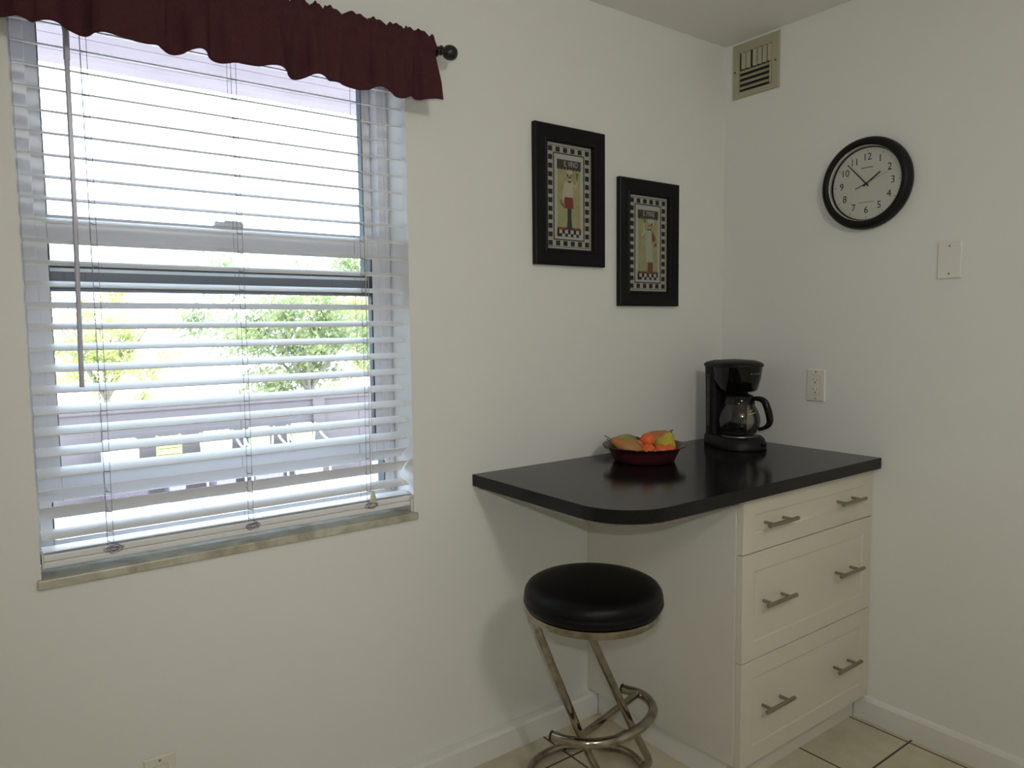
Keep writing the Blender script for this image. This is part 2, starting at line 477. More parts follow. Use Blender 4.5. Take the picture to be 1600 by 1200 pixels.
# two slats that sit stacked on the bottom rail
s = proto.copy(); COL.objects.link(s); s.parent = blind; s.location = (0, .040-BY, .8785-BZ); s.rotation_euler = (-TILT, 0, 0)
bm = bmesh.new()
box(bm, SL, SR, .012, .068, .8440, .8575, bev=.002); box(bm, SL, SR, .0125, .0675, .8580, .8735, bev=.003)
bobj('bottom_rail', bm, 'slat')
for (x0, x1) in ((SR, SR+.0025), (SL-.0025, SL)):
    bm = bmesh.new(); box(bm, x0, x1, .012, .068, .8435, .874); bobj('end_cap', bm, 'plate')
bm = bmesh.new(); box(bm, SR+.0005, -1.4025, .004, .05, SILL+.0005, .862, bev=.002)
bobj('hold_down_bracket', bm, 'plate')
for x in LAD:
    bm = bmesh.new()
    fy, by = .0145, .0655
    for dx in (-.0055, .0065):
        tube(bm, [(x+dx, fy, .874), (x+dx+.001, fy-.001, 1.2), (x+dx, fy, 1.6), (x+dx, fy, WTOP-.058)], .0006, n=5)
    tube(bm, [(x, by, .874), (x, by, WTOP-.058)], .0006, n=5)
    for zc in zs:
        if zc-.006 < .88: continue
        tube(bm, [(x, fy, zc-.0085), (x, by, zc+.0045)], .0005, n=4)
        # little hitch of the ladder round the front edge
        tube(bm, [(x-.005, fy-.0005, zc-.0055), (x+.006, fy-.0006, zc-.0078)], .0009, n=5)
    bobj('ladder_cord', bm, 'cord')
    # loose tangle of cord over the bottom rail
    random.seed(int(-x*1000))
    pts = [Vector((x-.006, .0135, .884))]
    for j in range(16):
        a = j*1.9+random.random()
        pts.append(Vector((x+.004+.024*math.cos(a)*random.uniform(.3, 1), .0085-.003*random.random(), .864+.012*math.sin(a)*random.uniform(.4, 1))))
    bm = bmesh.new(); tube(bm, catmull(pts, 6), .0006, n=5)
    bobj('cord_tangle', bm, 'cord')
# lift cord with tassel on the right
bm = bmesh.new()
for dx in (-.003, .003):
    tube(bm, [(-1.529+dx, .006, .905), (-1.527+dx*1.3, .007, 1.5), (-1.525+dx*1.4, .010, WTOP-.05)], .0007, n=5)
bobj('lift_cord', bm, 'tassel')
bm = bmesh.new()
lathe(bm, [(0, .907), (.0045, .906), (.0055, .900), (.0075, .893), (.0095, .885), (.0095, .877), (.007, .872), (0, .8715)], n=16, center=(-1.529, .003, 0))
bobj('tassel', bm, 'tassel', smooth=True, auto=50)
# tilt wand on the left
bm = bmesh.new()
tube(bm, [(-2.2105, -.004, 2.005), (-2.2085, -.006, 1.985), (-2.2095, -.006, 1.93)], .0062, n=6)
tube(bm, [(-2.2095, -.006, 1.93), (-2.2115, -.007, 1.60), (-2.2165, -.008, 1.237)], .0050, n=6)
tube(bm, [(-2.2105, -.004, 2.005), (-2.2105, .012, 2.035)], .003, n=6)
bobj('tilt_wand', bm, 'wand')

# ------------------------------------------------------------------ curtain rod + valance
ROD_Y, ROD_Z = -.070, 2.1135
rod = tag(empty('curtain_rod', (-1.8575, 0, ROD_Z)), 'black metal curtain rod with ball finial above the window', 'curtain rod')
def robj(name, bm, m, **k):
    bmesh.ops.translate(bm, verts=bm.verts, vec=(1.8575, 0, -ROD_Z)); return obj(name, bm, m, rod, **k)
bm = bmesh.new(); tube(bm, [(-2.385, ROD_Y, ROD_Z), (-1.330, ROD_Y, ROD_Z)], .0085, n=16)
robj('rod', bm, 'iron', smooth=True, auto=40)
for sx, x in ((1, -1.330), (-1, -2.385)):
    bm = bmesh.new()
    Mx = Matrix.Translation((x, ROD_Y, ROD_Z)) @ Matrix.Rotation(sx*PI/2, 4, 'Y')
    lathe(bm, [(0, -.001), (.011, -.001), (.013, .002), (.013, .006), (.008, .009), (.008, .012),
               (.011, .014), (.0165, .019), (.0195, .027), (.0203, .034), (.0190, .042), (.015, .049), (.008, .0535), (0, .0545)], n=24, mat4=Mx)
    robj('finial', bm, 'iron', smooth=True, auto=60)
for x in (-1.3385, -2.3765):
    bm = bmesh.new()
    box(bm, x-.007, x+.007, -.004, -.0005, ROD_Z-.035, ROD_Z+.03, bev=.001)
    tube(bm, round_path([(x, -.003, ROD_Z-.012), (x, -.06, ROD_Z-.014), (x, -.072, ROD_Z-.013)], .01), .0045, n=8)
    tube(bm, [(x, ROD_Y+.0125*math.sin(a), ROD_Z-.0125*math.cos(a)) for a in [(-1.3+2.6*i/10) for i in range(11)]], .004, n=8)
    robj('bracket', bm, 'iron')
bm = bmesh.new()
NX = 560; X0, X1 = -2.366, -1.353
random.seed(3)
ph = [random.uniform(0, 6.28) for _ in range(12)]
def warp(x): return x+.012*math.sin(x*23+ph[0])+.007*math.sin(x*51+ph[1])
rows = []
for i in range(NX+1):
    t = i/NX; x = X0+(X1-X0)*t
    w = warp(x)
    big = .6*math.sin(w*2*PI/.150+ph[2])+.5*math.sin(w*2*PI/.088+ph[3]); big = math.copysign(abs(big)**.75, big)
    small = .6*math.sin(w*2*PI/.047+ph[4])+.4*math.sin(w*2*PI/.031+ph[5])
    tuft = abs(math.sin(w*PI/.050+ph[6]))**.38
    fine = math.sin(w*2*PI/.019+ph[7])
    edge = max(0, 1-(X1-x)/.012)
    hem = 1.9660+.0045*big+.0035*math.sin(w*2*PI/.13+ph[8])
    flare = .007*max(0, (x-(X1-.10))/.10)**2
    col = []
    def P(y, z, dx=0): col.append(Vector((x+dx, y, z)))
    hh = 2.136+.018*tuft+.002*fine
    P(-.0535, 2.088); P(-.0490, 2.100+.001*small); P(-.0480, 2.114); P(-.0560, 2.128); P(-.064+.004*small, (2.130+hh)/2)
    P(-.0700+.005*small, hh)
    P(-.076-.002*tuft+.005*small, (2.130+hh)/2+.002)
    P(-.0835+.003*small, 2.1285); P(-.0915-.0015*fine, 2.115); P(-.0885-.001*small, 2.1025); P(-.0830-.0045*small, 2.0955+.002*fine)
    for j in range(1, 13):
        u = j/12
        f1 = min(1, u*1.6)
        y = -.0845-.0045*small*(1-u*.75)-(.019*big)*f1-.006*u-flare*u
        y = min(y, -.058)
        P(y, 2.0955-(2.0955-hem)*u, .004*u*math.sin(w*60+ph[9])+flare*.5*u)
    rows.append([bm.verts.new(c) for c in col])
for a, b in zip(rows, rows[1:]):
    for j in range(len(a)-1): bm.faces.new((a[j], a[j+1], b[j+1], b[j]))
v = obj('window_valance', bm, 'burgundy', smooth=True)
sm = v.modifiers.new('thickness', 'SOLIDIFY'); sm.thickness = .0016; sm.offset = 0
tag(v, 'dark burgundy gathered fabric valance hanging over the top of the window', 'valance')

# ------------------------------------------------------------------ framed prints
def poly(bm, pts, d, mi, mapf):
    """flat polygon at print depth layer d with the given material index"""
    vs = [bm.verts.new(mapf(u, w, d)) for u, w in pts]
    f = bm.faces.new(vs); f.material_index = mi
PM = ['p_mat', 'p_white', 'p_black', 'p_bg', 'p_awn', 'p_coat', 'p_red', 'p_trouser', 'p_brown', 'p_skin', 'p_green', 'p_apron', 'p_hair']
PI_ = {n: i for i, n in enumerate(PM)}
def rect(u0, u1, w0, w1): return [(u0, w0), (u1, w0), (u1, w1), (u0, w1)]
def ell(cu, cw, ru, rw, n=14): return [(cu+ru*math.cos(2*PI*k/n), cw+rw*math.sin(2*PI*k/n)) for k in range(n)]

def picture(x0, x1, z0, z1, which, label):
    root = empty('framed_picture', ((x0+x1)/2, 0, z0))
    tag(root, label, 'picture', 'pair of framed chef prints')
    W, Hh = x1-x0, z1-z0
    B = .0535
    bm = bmesh.new()
    # mitred moulding: outer face, raised inner bead
    prof = [(0, -.001), (0, -.017), (.004, -.020), (.042, -.0165), (.045, -.0185), (.050, -.0185), (B, -.0125), (B, -.004)]
    rings = []
    for (dx, dz) in ((0, 0), (1, 0), (1, 1), (0, 1)):
        rings.append([Vector((-W/2+(dx*W)+(d if dx == 0 else -d), y, (dz*Hh)+(d if dz == 0 else -d))) for d, y in prof])
    R = [[bm.verts.new(p) for p in rg] for rg in rings]
    for i in range(4):
        a, b = R[i], R[(i+1) % 4]
        for j in range(len(prof)-1): bm.faces.new((a[j], a[j+1], b[j+1], b[j]))
    obj('frame', bm, 'black_frame', root)
    pw, phh = W-2*B, Hh-2*B
    y0 = -.0045
    def mp(u, w, d): return Vector((-pw/2+u*pw, y0-d*.00012, B+w*phh))
    bm = bmesh.new()
    poly(bm, rect(-.02, 1.02, -.02, 1.02), -25, PI_['p_mat'], mp)      # backing
    poly(bm, rect(0, 1, 0, 1), 0, PI_['p_white'], mp)
    poly(bm, rect(.025, .975, .018, .982), 1, PI_['p_black'], mp)
    poly(bm, rect(.033, .967, .023, .977), 2, PI_['p_mat'], mp)
    # chequer border: 6 black squares across, 12 down
    su = .090; sw = .047
    for i in range(6):
        cu = .093+i*(.814/5)
        for cw in (.055, .945): poly(bm, rect(cu-su/2, cu+su/2, cw-sw/2, cw+sw/2), 3, PI_['p_black'], mp)
    for j in range(1, 11 if which else 11):
        cw = .055+j*(.89/11)
        for cu in (.093, .907): poly(bm, rect(cu-su/2, cu+su/2, cw-sw/2, cw+sw/2), 3, PI_['p_black'], mp)
    poly(bm, rect(.156, .844, .085, .915), 4, PI_['p_black'], mp)
    poly(bm, rect(.178, .822, .096, .904), 5, PI_['p_white'], mp)
    I0, I1, J0, J1 = .245, .755, .135, .855
    poly(bm, rect(I0, I1, J0, J1), 6, PI_['p_bg'], mp)
    def q(pts): return [(I0+(I1-I0)*a, J0+(J1-J0)*b) for a, b in pts]
    # awning with scalloped hem
    n = 8; aw = [(-.02, 1.0), (-.02, .885)]
    for i in range(n):
        a0 = i/n; aw += [(-.02+1.04*(a0+.25/n), .868), (-.02+1.04*(a0+.75/n), .868), (-.02+1.04*(a0+1/n), .888)]
    aw += [(1.02, 1.0)]
    poly(bm, q(aw), 8, PI_['p_awn'], mp)
    # tiled floor
    poly(bm, q(rect(-.02, 1.02, 0, .105)), 7, PI_['p_brown'] if which else PI_['p_red'], mp)
    poly(bm, q(rect(-.02, 1.02, -.02, .078)), 8, PI_['p_black'], mp)
    for i in range(4):
        c = .135+i*.245
        poly(bm, q(rect(c-.065, c+.065, .022, .072)), 9, PI_['p_white'], mp)
        poly(bm, q(rect(c+.060, c+.185, -.018, .018)), 9, PI_['p_white'], mp)
    if which == 0:     # chef with bottle and glass
        poly(bm, q([(.40, .10), (.43, .22), (.43, .38), (.60, .38), (.60, .22), (.64, .10), (.72, .085), (.36, .085)]), 10, PI_['p_trouser'], mp)
        poly(bm, q([(.30, .36), (.31, .52), (.66, .52), (.69, .36)]), 11, PI_['p_red'], mp)
        poly(bm, q([(.30, .51), (.34, .70), (.44, .755), (.58, .755), (.66, .70), (.67, .51)]), 12, PI_['p_coat'], mp)
        poly(bm, q([(.34, .72), (.28, .70), (.22, .55), (.19, .45), (.26, .44), (.30, .54)]), 11, PI_['p_coat'], mp)
        poly(bm, q([(.64, .72), (.70, .69), (.80, .62), (.86, .72), (.82, .73), (.76, .67), (.66, .64)]), 11, PI_['p_coat'], mp)
        poly(bm, q(ell(.84, .745, .05, .022)), 13, PI_['p_skin'], mp)
        poly(bm, q([(.82, .755), (.86, .755), (.88, .80), (.92, .835), (.86, .85), (.78, .835), (.81, .80)]), 14, PI_['p_green'], mp)
        poly(bm, q([(.10, .46), (.17, .475), (.30, .385), (.24, .365), (.14, .41)]), 14, PI_['p_green'], mp)
        poly(bm, q(ell(.22, .44, .05, .022)), 15, PI_['p_skin'], mp)
        poly(bm, q(ell(.51, .79, .115, .045)), 13, PI_['p_skin'], mp)
        poly(bm, q([(.42, .815), (.38, .865), (.52, .875), (.66, .865), (.61, .815)]), 14, PI_['p_coat'], mp)
        poly(bm, q(ell(.42, .80, .03, .020)), 15, PI_['p_hair'], mp); poly(bm, q(ell(.60, .80, .02, .016)), 15, PI_['p_hair'], mp)
        poly(bm, q([(.43, .775), (.51, .785), (.60, .775), (.55, .765), (.47, .765)]), 16, PI_['p_hair'], mp)
        poly(bm, q([(.43, .74), (.51, .72), (.59, .74), (.59, .715), (.51, .70), (.43, .715)]), 16, PI_['p_black'], mp)
    else:              # chef with loaves
        poly(bm, q([(.48, .10), (.50, .25), (.76, .25), (.75, .10)]), 10, PI_['p_brown'], mp)
        poly(bm, q([(.40, .24), (.38, .50), (.70, .50), (.76, .24)]), 11, PI_['p_apron'], mp)
        poly(bm, q([(.34, .48), (.40, .70), (.48, .755), (.64, .755), (.74, .69), (.70, .48)]), 12, PI_['p_apron'], mp)
        poly(bm, q([(.42, .71), (.34, .66), (.18, .61), (.14, .63), (.24, .70), (.26, .80), (.32, .81), (.32, .70)]), 11, PI_['p_coat'], mp)
        poly(bm, q(ell(.28, .825, .06, .022)), 13, PI_['p_skin'], mp)
        poly(bm, q(ell(.33, .845, .07, .022)), 14, PI_['p_green'], mp)
        poly(bm, q([(.68, .72), (.86, .62), (.94, .50), (.84, .46), (.70, .54)]), 14, PI_['p_brown'], mp)
        poly(bm, q([(.74, .52), (.92, .59), (.95, .57), (.78, .48)]), 15, PI_['p_skin'], mp)
        poly(bm, q(ell(.76, .52, .06, .025)), 16, PI_['p_skin'], mp)
        poly(bm, q(ell(.57, .79, .11, .042)), 13, PI_['p_skin'], mp)
        poly(bm, q([(.50, .815), (.46, .865), (.60, .88), (.82, .865), (.76, .80)]), 14, PI_['p_coat'], mp)
        poly(bm, q(ell(.68, .80, .035, .022)), 15, PI_['p_hair'], mp)
        poly(bm, q([(.48, .775), (.57, .783), (.66, .775), (.57, .765)]), 16, PI_['p_hair'], mp)
        poly(bm, q([(.46, .74), (.56, .722), (.66, .74), (.65, .705), (.56, .715), (.47, .705)]), 16, PI_['p_black'], mp)
    pr = obj('print', bm, PM, root)
    cu, cw = (.54, .815) if which == 0 else (.52, .815)
    t = mp(cu, cw, 10)
    text_mesh('lettering', 'IL VINO' if which == 0 else 'IL PANE', .0265, 'p_white', pr,
              Matrix.Translation(t) @ Matrix.Rotation(PI/2, 4, 'X'), depth=.0001, squeeze=.66)
    return root
picture(-.9585, -.6575, 1.5539, 1.9959, 0, 'higher of the two black framed chef prints, man holding a bottle and glass')
picture(-.5878, -.2825, 1.4250, 1.8670, 1, 'lower of the two black framed chef prints, man in a long pale apron')

# ------------------------------------------------------------------ clock (on the right wall, faces -x)
CY, CZ, CR = -.5748, 1.8128, .1484
ck = tag(empty('wall_clock', (-.001, CY, CZ)), 'round black rimmed clock with white dial on the right wall', 'clock')
FX = Matrix.Rotation(-PI/2, 4, 'Y')     # local +z -> world -x
FACE = Matrix(((0, 0, -1, 0), (-1, 0, 0, 0), (0, 1, 0, 0), (0, 0, 0, 1)))   # local x -> -y (picture right), y -> up, z -> -x
bm = bmesh.new()
lathe(bm, [(0, 0), (CR-.004, 0), (CR, .004), (CR+.0005, .016), (CR-.003, .028), (CR-.010, .036), (CR-.017, .038), (CR-.0245, .034), (CR-.0275, .0285)], n=96, mat4=FACE)
obj('rim', bm, 'black_soft', ck, smooth=True, auto=50)
bm = bmesh.new()
lathe(bm, [(CR-.0275, .0290), (CR-.0285, .0285), (CR-.0290, .0135)], n=96, mat4=FACE)
obj('inner_bezel', bm, 'bezel_white', ck, smooth=True)
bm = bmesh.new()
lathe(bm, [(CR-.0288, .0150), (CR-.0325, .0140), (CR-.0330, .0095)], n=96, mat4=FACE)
obj('dark_ring', bm, 'ink', ck, smooth=True)  # thin dark ring round the edge of the dial
bm = bmesh.new(); lathe(bm, [(0, .0095), (CR-.030, .0095)], n=96, mat4=FACE)
dial = obj('dial', bm, 'dial', ck)
for hnum in range(1, 13):
    a = PI/2-hnum*PI/6
    text_mesh('numeral', str(hnum), .0325, 'ink', dial, FACE @ Matrix.Translation((.0855*math.cos(a), .0855*math.sin(a), .0098)), depth=.0001, squeeze=.92)
bm = bmesh.new()
for i in range(60):
    a = PI/2-i*PI/30
    r0, r1, w = (.1035, .1105, .0011) if i % 5 == 0 else (.1075, .1105, .0005)
    c, s = math.cos(a), math.sin(a)
    vs = [bm.verts.new(FACE @ Vector((rr*c-ss*w*s, rr*s+ss*w*c, .0100))) for rr, ss in ((r0, -1), (r1, -1), (r1, 1), (r0, 1))]
    bm.faces.new(vs)
obj('minute_marks', bm, 'ink_pale', dial)
for (w0, w1, yy, hgt) in ((-.020, .020, .052, .0045), (-.026, .026, -.060, .0022)):
    bm = bmesh.new()
    vs = [bm.verts.new(FACE @ Vector((a, yy+b, .0100))) for a, b in ((w0, -hgt/2), (w1, -hgt/2), (w1, hgt/2), (w0, hgt/2))]
    bm.faces.new(vs)
    obj('dial_print', bm, 'ink_pale', dial)
def hand(name, ang_deg, l0, l1, w0, w1, z, m):
    a = PI/2-math.radians(ang_deg); d = Vector((math.cos(a), math.sin(a), 0)); s = Vector((-d.y, d.x, 0))
    bm = bmesh.new()
    rr = []
    for zz in (z, z+.0008):
        rr.append([FACE @ (d*l0+s*w0+Vector((0, 0, zz))), FACE @ (d*l0-s*w0+Vector((0, 0, zz))), FACE @ (d*l1-s*w1+Vector((0, 0, zz))), FACE @ (d*l1+s*w1+Vector((0, 0, zz)))])
    loft(bm, rr); return obj(name, bm, m, ck)
hand('hour_hand', 55, -.012, .056, .0026, .0020, .0120, 'ink')
hand('minute_hand', 317.5, -.012, .095, .0020, .0014, .0135, 'ink')
hs = hand('second_hand', 68.5, -.038, .0, .0013, .0010, .0150, 'ink')
hand('second_hand_tip', 68.5, .0, .088, .0005, .0004, .0150, 'ink_pale').parent = hs
bm = bmesh.new(); lathe(bm, [(0, .0162), (.004, .0158), (.0045, .0118)], n=20, mat4=FACE); obj('hub', bm, 'ink', ck)
bm = bmesh.new(); lathe(bm, [(0, .0285), (CR-.0285, .0265)], n=64, mat4=FACE); obj('lens', bm, 'lens', ck, smooth=True)

# ------------------------------------------------------------------ air vent
VY0, VY1, VZ0, VZ1 = -.0355, -.2386, 2.2103, 2.4125
vent = tag(empty('air_vent', (0, (VY0+VY1)/2, VZ0)), 'beige metal air vent high in the corner under the ceiling', 'vent')
vy, vz = (VY0+VY1)/2, VZ0
def vobj(name, bm, m, parent=None, **k):
    bmesh.ops.translate(bm, verts=bm.verts, vec=(0, -vy, -vz)); return obj(name, bm, m, parent or vent, **k)
IY0, IY1, IZ0, IZ1 = -.0675, -.2085, 2.2325, 2.3770
bm = bmesh.new()
XO, XF = -.0005, -.0065
ring0 = [(XO, VY0, VZ0), (XO, VY1, VZ0), (XO, VY1, VZ1), (XO, VY0, VZ1)]
g = .004
ring1 = [(XF, VY0-g, VZ0+g), (XF, VY1+g, VZ0+g), (XF, VY1+g, VZ1-g), (XF, VY0-g, VZ1-g)]
ring2 = [(XF, IY0, IZ0), (XF, IY1, IZ0), (XF, IY1, IZ1), (XF, IY0, IZ1)]
ring3 = [(-.0012, IY0-.001, IZ0+.001), (-.0012, IY1+.001, IZ0+.001), (-.0012, IY1+.001, IZ1-.001), (-.0012, IY0-.001, IZ1-.001)]
loft(bm, [[Vector(p) for p in rg] for rg in (ring0, ring1, ring2, ring3)], cap=False)
vobj('vent_frame', bm, 'vent')
bm = bmesh.new(); box(bm, -.0011, -.0004, IY1, IY0, IZ0, IZ1); vobj('vent_back', bm, 'vent_dark')
ZM = IZ0+.079
for i in range(6):
    y = IY0-.0195-i*.0212-(.007 if i > 1 else 0)
    bm = bmesh.new()
    a = math.radians(28)
    d = Vector((-math.cos(a)*0.0, 0, 0))
    # vertical louvre, leaning so it shows its lit face
    p0 = Vector((-.0016, y-.0065, 0)); p1 = Vector((-.0095, y+.0075, 0)); nrm = Vector((-.0006, -.0006, 0))
    z0_, z1_ = ZM+.003, IZ1-.002
    loft(bm, [[p0+Vector((0, 0, z0_)), p1+Vector((0, 0, z0_)), p1+nrm+Vector((0, 0, z0_)), p0+nrm+Vector((0, 0, z0_))],
              [p0+Vector((0, 0, z1_)), p1+Vector((0, 0, z1_)), p1+nrm+Vector((0, 0, z1_)), p0+nrm+Vector((0, 0, z1_))]])
    vobj('louvre', bm, 'vent')
for i in range(4):
    z = IZ0+.0105+i*.0195
    bm = bmesh.new()
    p0 = Vector((-.0020, 0, z+.010)); p1 = Vector((-.0105, 0, z-.002)); nrm = Vector((.0003, 0, -.001))
    ya, yb = IY0-.002, IY1+.011
    loft(bm, [[p+Vector((0, yy, 0)) for p in (p0, p1, p1+nrm, p0+nrm)] for yy in (ya, yb)])
    vobj('louvre', bm, 'vent')
bm = bmesh.new(); box(bm, -.0085, -.0015, IY1+.0015, IY1+.009, IZ0+.002, ZM); vobj('damper_lever', bm, 'vent')
for (y, z) in ((VY0-.013, 2.311), (VY1+.016, 2.310)):
    bm = bmesh.new(); lathe(bm, [(0, .0085), (.0028, .0080), (.0036, .0062)], n=14, mat4=Matrix.Translation((0, y, z)) @ FACE)
    vobj('screw', bm, 'vent_dark')

# ------------------------------------------------------------------ wall plates
def plate_common(root, Mw, mname, cut=False):
    bm = bmesh.new()
    g = .004
    w, h = .035, .0572
    def rr(x, y, z): return [Mw @ Vector((sx*x, sy*y, z)) for sx, sy in ((-1, -1), (1, -1), (1, 1), (-1, 1))]
    loft(bm, [rr(w, h, .0005), rr(w, h, .0028), rr(w-.0035, h-.0035, .0060)])
    obj('cover_plate', bm, mname, root)
def pscrew(root, Mw, y, m='screw'):
    bm = bmesh.new(); lathe(bm, [(0, .0075), (.0022, .0072), (.0032, .0060)], n=14, mat4=Mw @ Matrix.Translation((0, y, 0)))
    obj('screw', bm, m, root)
bp = tag(empty('blank_wall_plate', (0, -.834, 1.545)), 'blank white wall plate to the right of the clock', 'wall plate')
plate_common(bp, FACE, 'plate'); pscrew(bp, FACE, .042); pscrew(bp, FACE, -.042)
def outlet(name, loc, Mw, label):
    root = tag(empty(name, loc), label, 'outlet')
    plate_common(root, Mw, 'plate_ivory')
    bm = bmesh.new()
    ring = lambda x, y, z: [Mw @ Vector((sx*x, sy*y, z)) for sx, sy in ((-1, -1), (1, -1), (1, 1), (-1, 1))]
    loft(bm, [ring(.0168, .0335, .0055), ring(.0168, .0335, .0072), ring(.0160, .0327, .0078)])
    rec = obj('receptacle', bm, 'plate_ivory', root)
    bm = bmesh.new(); loft(bm, [ring(.0176, .0343, .0056), ring(.0176, .0343, .0063)]); obj('receptacle_gap', bm, 'screw', rec)
    bm = bmesh.new()
    def slot(x0, x1, y0, y1):
        vs = [bm.verts.new(Mw @ Vector((x, y, .0080))) for x, y in ((x0, y0), (x1, y0), (x1, y1), (x0, y1))]; bm.faces.new(vs)
    for cy in (.0165, -.0185):
        slot(-.0074, -.0056, cy+.001, cy+.0085); slot(.0056, .0072, cy+.001, cy+.0070)
        vs = [bm.verts.new(Mw @ Vector((.0027*math.cos(k*PI/6), cy-.0065+.0027*math.sin(k*PI/6), .0080))) for k in range(12)]; bm.faces.new(vs)
    obj('slots', bm, 'slot', rec)
    pscrew(root, Mw, .0470); pscrew(root, Mw, -.0470)
    return root
outlet('power_outlet', (0, -.4065, 1.1375), FACE, 'double power outlet on the right wall beside the coffee maker')
BACK = Matrix(((1, 0, 0, 0), (0, 0, -1, 0), (0, 1, 0, 0), (0, 0, 0, 1)))   # local z -> -y
outlet('power_outlet', (-2.1012, 0, .2940), BACK, 'power outlet low on the wall under the window, cut by the picture edge')

# ------------------------------------------------------------------ counter + cabinet
CT = .910
W_, D_ = 1.1993, .6455
def counter_outline(inset=0.0):
    pts = [(-.0015, -.0015), (-.0015, -D_+inset)]
    rc = .155
    cx, cy = -W_+inset+rc, -D_+inset+rc
    for k in range(17):
        a = -PI/2-k*(PI/2)/16
        pts.append((cx+rc*math.cos(a), cy+rc*math.sin(a)))
    pts.append((-W_+inset, -.0015))
    return pts
ctr = empty('countertop', (-.6, -.32, CT-.035)); tag(ctr, 'black speckled laminate countertop with one rounded corner in the room corner', 'countertop')
def cobj(name, bm, m, **k):
    bmesh.ops.translate(bm, verts=bm.verts, vec=(.6, .32, -(CT-.035))); return obj(name, bm, m, ctr, **k)
bm = bmesh.new()
o0 = counter_outline(0.0); o1 = counter_outline(.0015)
loft(bm, [[Vector((x, y, CT-.035)) for x, y in o0], [Vector((x, y, CT-.0015)) for x, y in o0], [Vector((x, y, CT)) for x, y in o1]])
cobj('slab', bm, 'laminate')
bm = bmesh.new()
o2 = counter_outline(.022)
o2 = [(x, y) for x, y in o2]
loft(bm, [[Vector((x, y, CT-.0475)) for x, y in o2], [Vector((x, y, CT-.0352)) for x, y in o2]])
# keep the board that stands in for the edge shadow to the overhang
bmesh.ops.bisect_plane(bm, geom=list(bm.verts)+list(bm.edges)+list(bm.faces), plane_co=(-.731, 0, 0), plane_no=(1, 0, 0), clear_outer=True)
bmesh.ops.holes_fill(bm, edges=[e for e in bm.edges if e.is_boundary])
cobj('shadow_board', bm, 'shadow_band')

cab = empty('drawer_cabinet', (-.355, -.31, 0)); tag(cab, 'cream cabinet of three drawers under the black countertop', 'cabinet')
def dobj(name, bm, m, parent=None, **k):
    bmesh.ops.translate(bm, verts=bm.verts, vec=(.355, .31, 0)); return obj(name, bm, m, parent or cab, **k)
CTU = CT-.0355
DC, DT = .6185, .020
bm = bmesh.new()    # left panel: a little out of square with the wall, as built
loft(bm, [[Vector((-.7270, -.001, z)), Vector((-.7270+.018, -.001, z)), Vector((-.7120+.018, -DC+DT+.0015, z)), Vector((-.7120, -DC+DT+.0015, z))] for z in (.086, CTU)])
dobj('side_panel', bm, 'cab_side')
bm = bmesh.new()
box(bm, -.7049, -.7020+.015, -.575, -.031, 0.0005, .0855)
dobj('base_strip', bm, 'trim')
bm = bmesh.new()
box(bm, -.690, -.003, -DC+DT+.002, -.02, .0865, CTU)
dobj('carcass', bm, 'cab_side')
bm = bmesh.new()
box(bm, -.7045, -.018, -.580, -.5755, .0005, .0860)
dobj('toe_kick', bm, 'cab_side')
def drawer(z0, z1, handles):
    x0, x1 = -.7049, -.0025
    bm = bmesh.new()
    yb, yf = -DC+DT, -DC
    def rg(i, y): return [Vector((x0+i, y, z0+i)), Vector((x1-i, y, z0+i)), Vector((x1-i, y, z1-i)), Vector((x0+i, y, z1-i))]
    loft(bm, [rg(0, yb), rg(0, yf+.0015), rg(.0015, yf), rg(.052, yf), rg(.058, yf+.0018)])
    dr = dobj('drawer', bm, 'cabinet')
    for (xa, xb, z) in handles:
        bm = bmesh.new()
        yh = yf-.032
        tube(bm, [(xa, yh, z), (xb, yh, z)], .0060, n=14)
        for x in (xa+.0265, xb-.0265):
            tube(bm, [(x, yf+.003, z), (x, yh, z)], .0048, n=10)
        dobj('handle', bm, 'nickel', dr, smooth=True, auto=40)
    return dr
HX = ((-.630, -.488), (-.243, -.103))
drawer(.7112, CTU-.001, [(a, b, .7900) for a, b in HX])
drawer(.3955, .7084, [(a-.001, b, .5595) for a, b in HX])
drawer(.0825, .3927, [(a+.003, b, .2435) for a, b in HX])

# ------------------------------------------------------------------ bar stool
ST = (-1.095, -.425)
stool = empty('bar_stool', (-1.0, -.30, 0)); tag(stool, 'bar stool with round black vinyl seat and bent chrome tube frame', 'stool')
def sobj(name, bm, m, parent=None, **k):
    bmesh.ops.translate(bm, verts=bm.verts, vec=(1.0, .30, 0)); return obj(name, bm, m, parent or stool, **k)
SR_ = .187; SB = .5845
bm = bmesh.new()
prof = [(0, SB+.022), (SR_-.012, SB+.022), (SR_-.004, SB+.026), (SR_+.001, SB+.036), (SR_+.0005, SB+.046), (SR_-.0015, SB+.0495), (SR_-.0005, SB+.053),
        (SR_-.003, SB+.066), (SR_-.010, SB+.077), (SR_-.022, SB+.084), (SR_-.05, SB+.0895), (SR_-.10, SB+.0925), (0, SB+.094)]
lathe(bm, prof, n=72, center=(ST[0], ST[1], 0))
sobj('seat_cushion', bm, 'vinyl', smooth=True, auto=60)
bm = bmesh.new()
lathe(bm, [(0, SB+.004), (SR_-.02, SB+.004), (SR_-.012, SB+.000), (SR_-.008, SB+.004), (SR_-.006, SB+.012), (SR_-.007, SB+.021), (SR_-.012, SB+.0215), (0, SB+.0215)], n=72, center=(ST[0], ST[1], 0))
sobj('seat_rim', bm, 'chrome', smooth=True, auto=50)
TR = .0115
At = Vector((-1.2465, -.360, SB-.0085)); Bt = Vector((-1.128, -.420, SB-.0085))
Af = Vector((-1.008, -.372, TR+.003)); Bf = Vector((-.842, -.418, TR+.003))
U = Vector((.62, .78, 0)).normalized()
bm = bmesh.new()
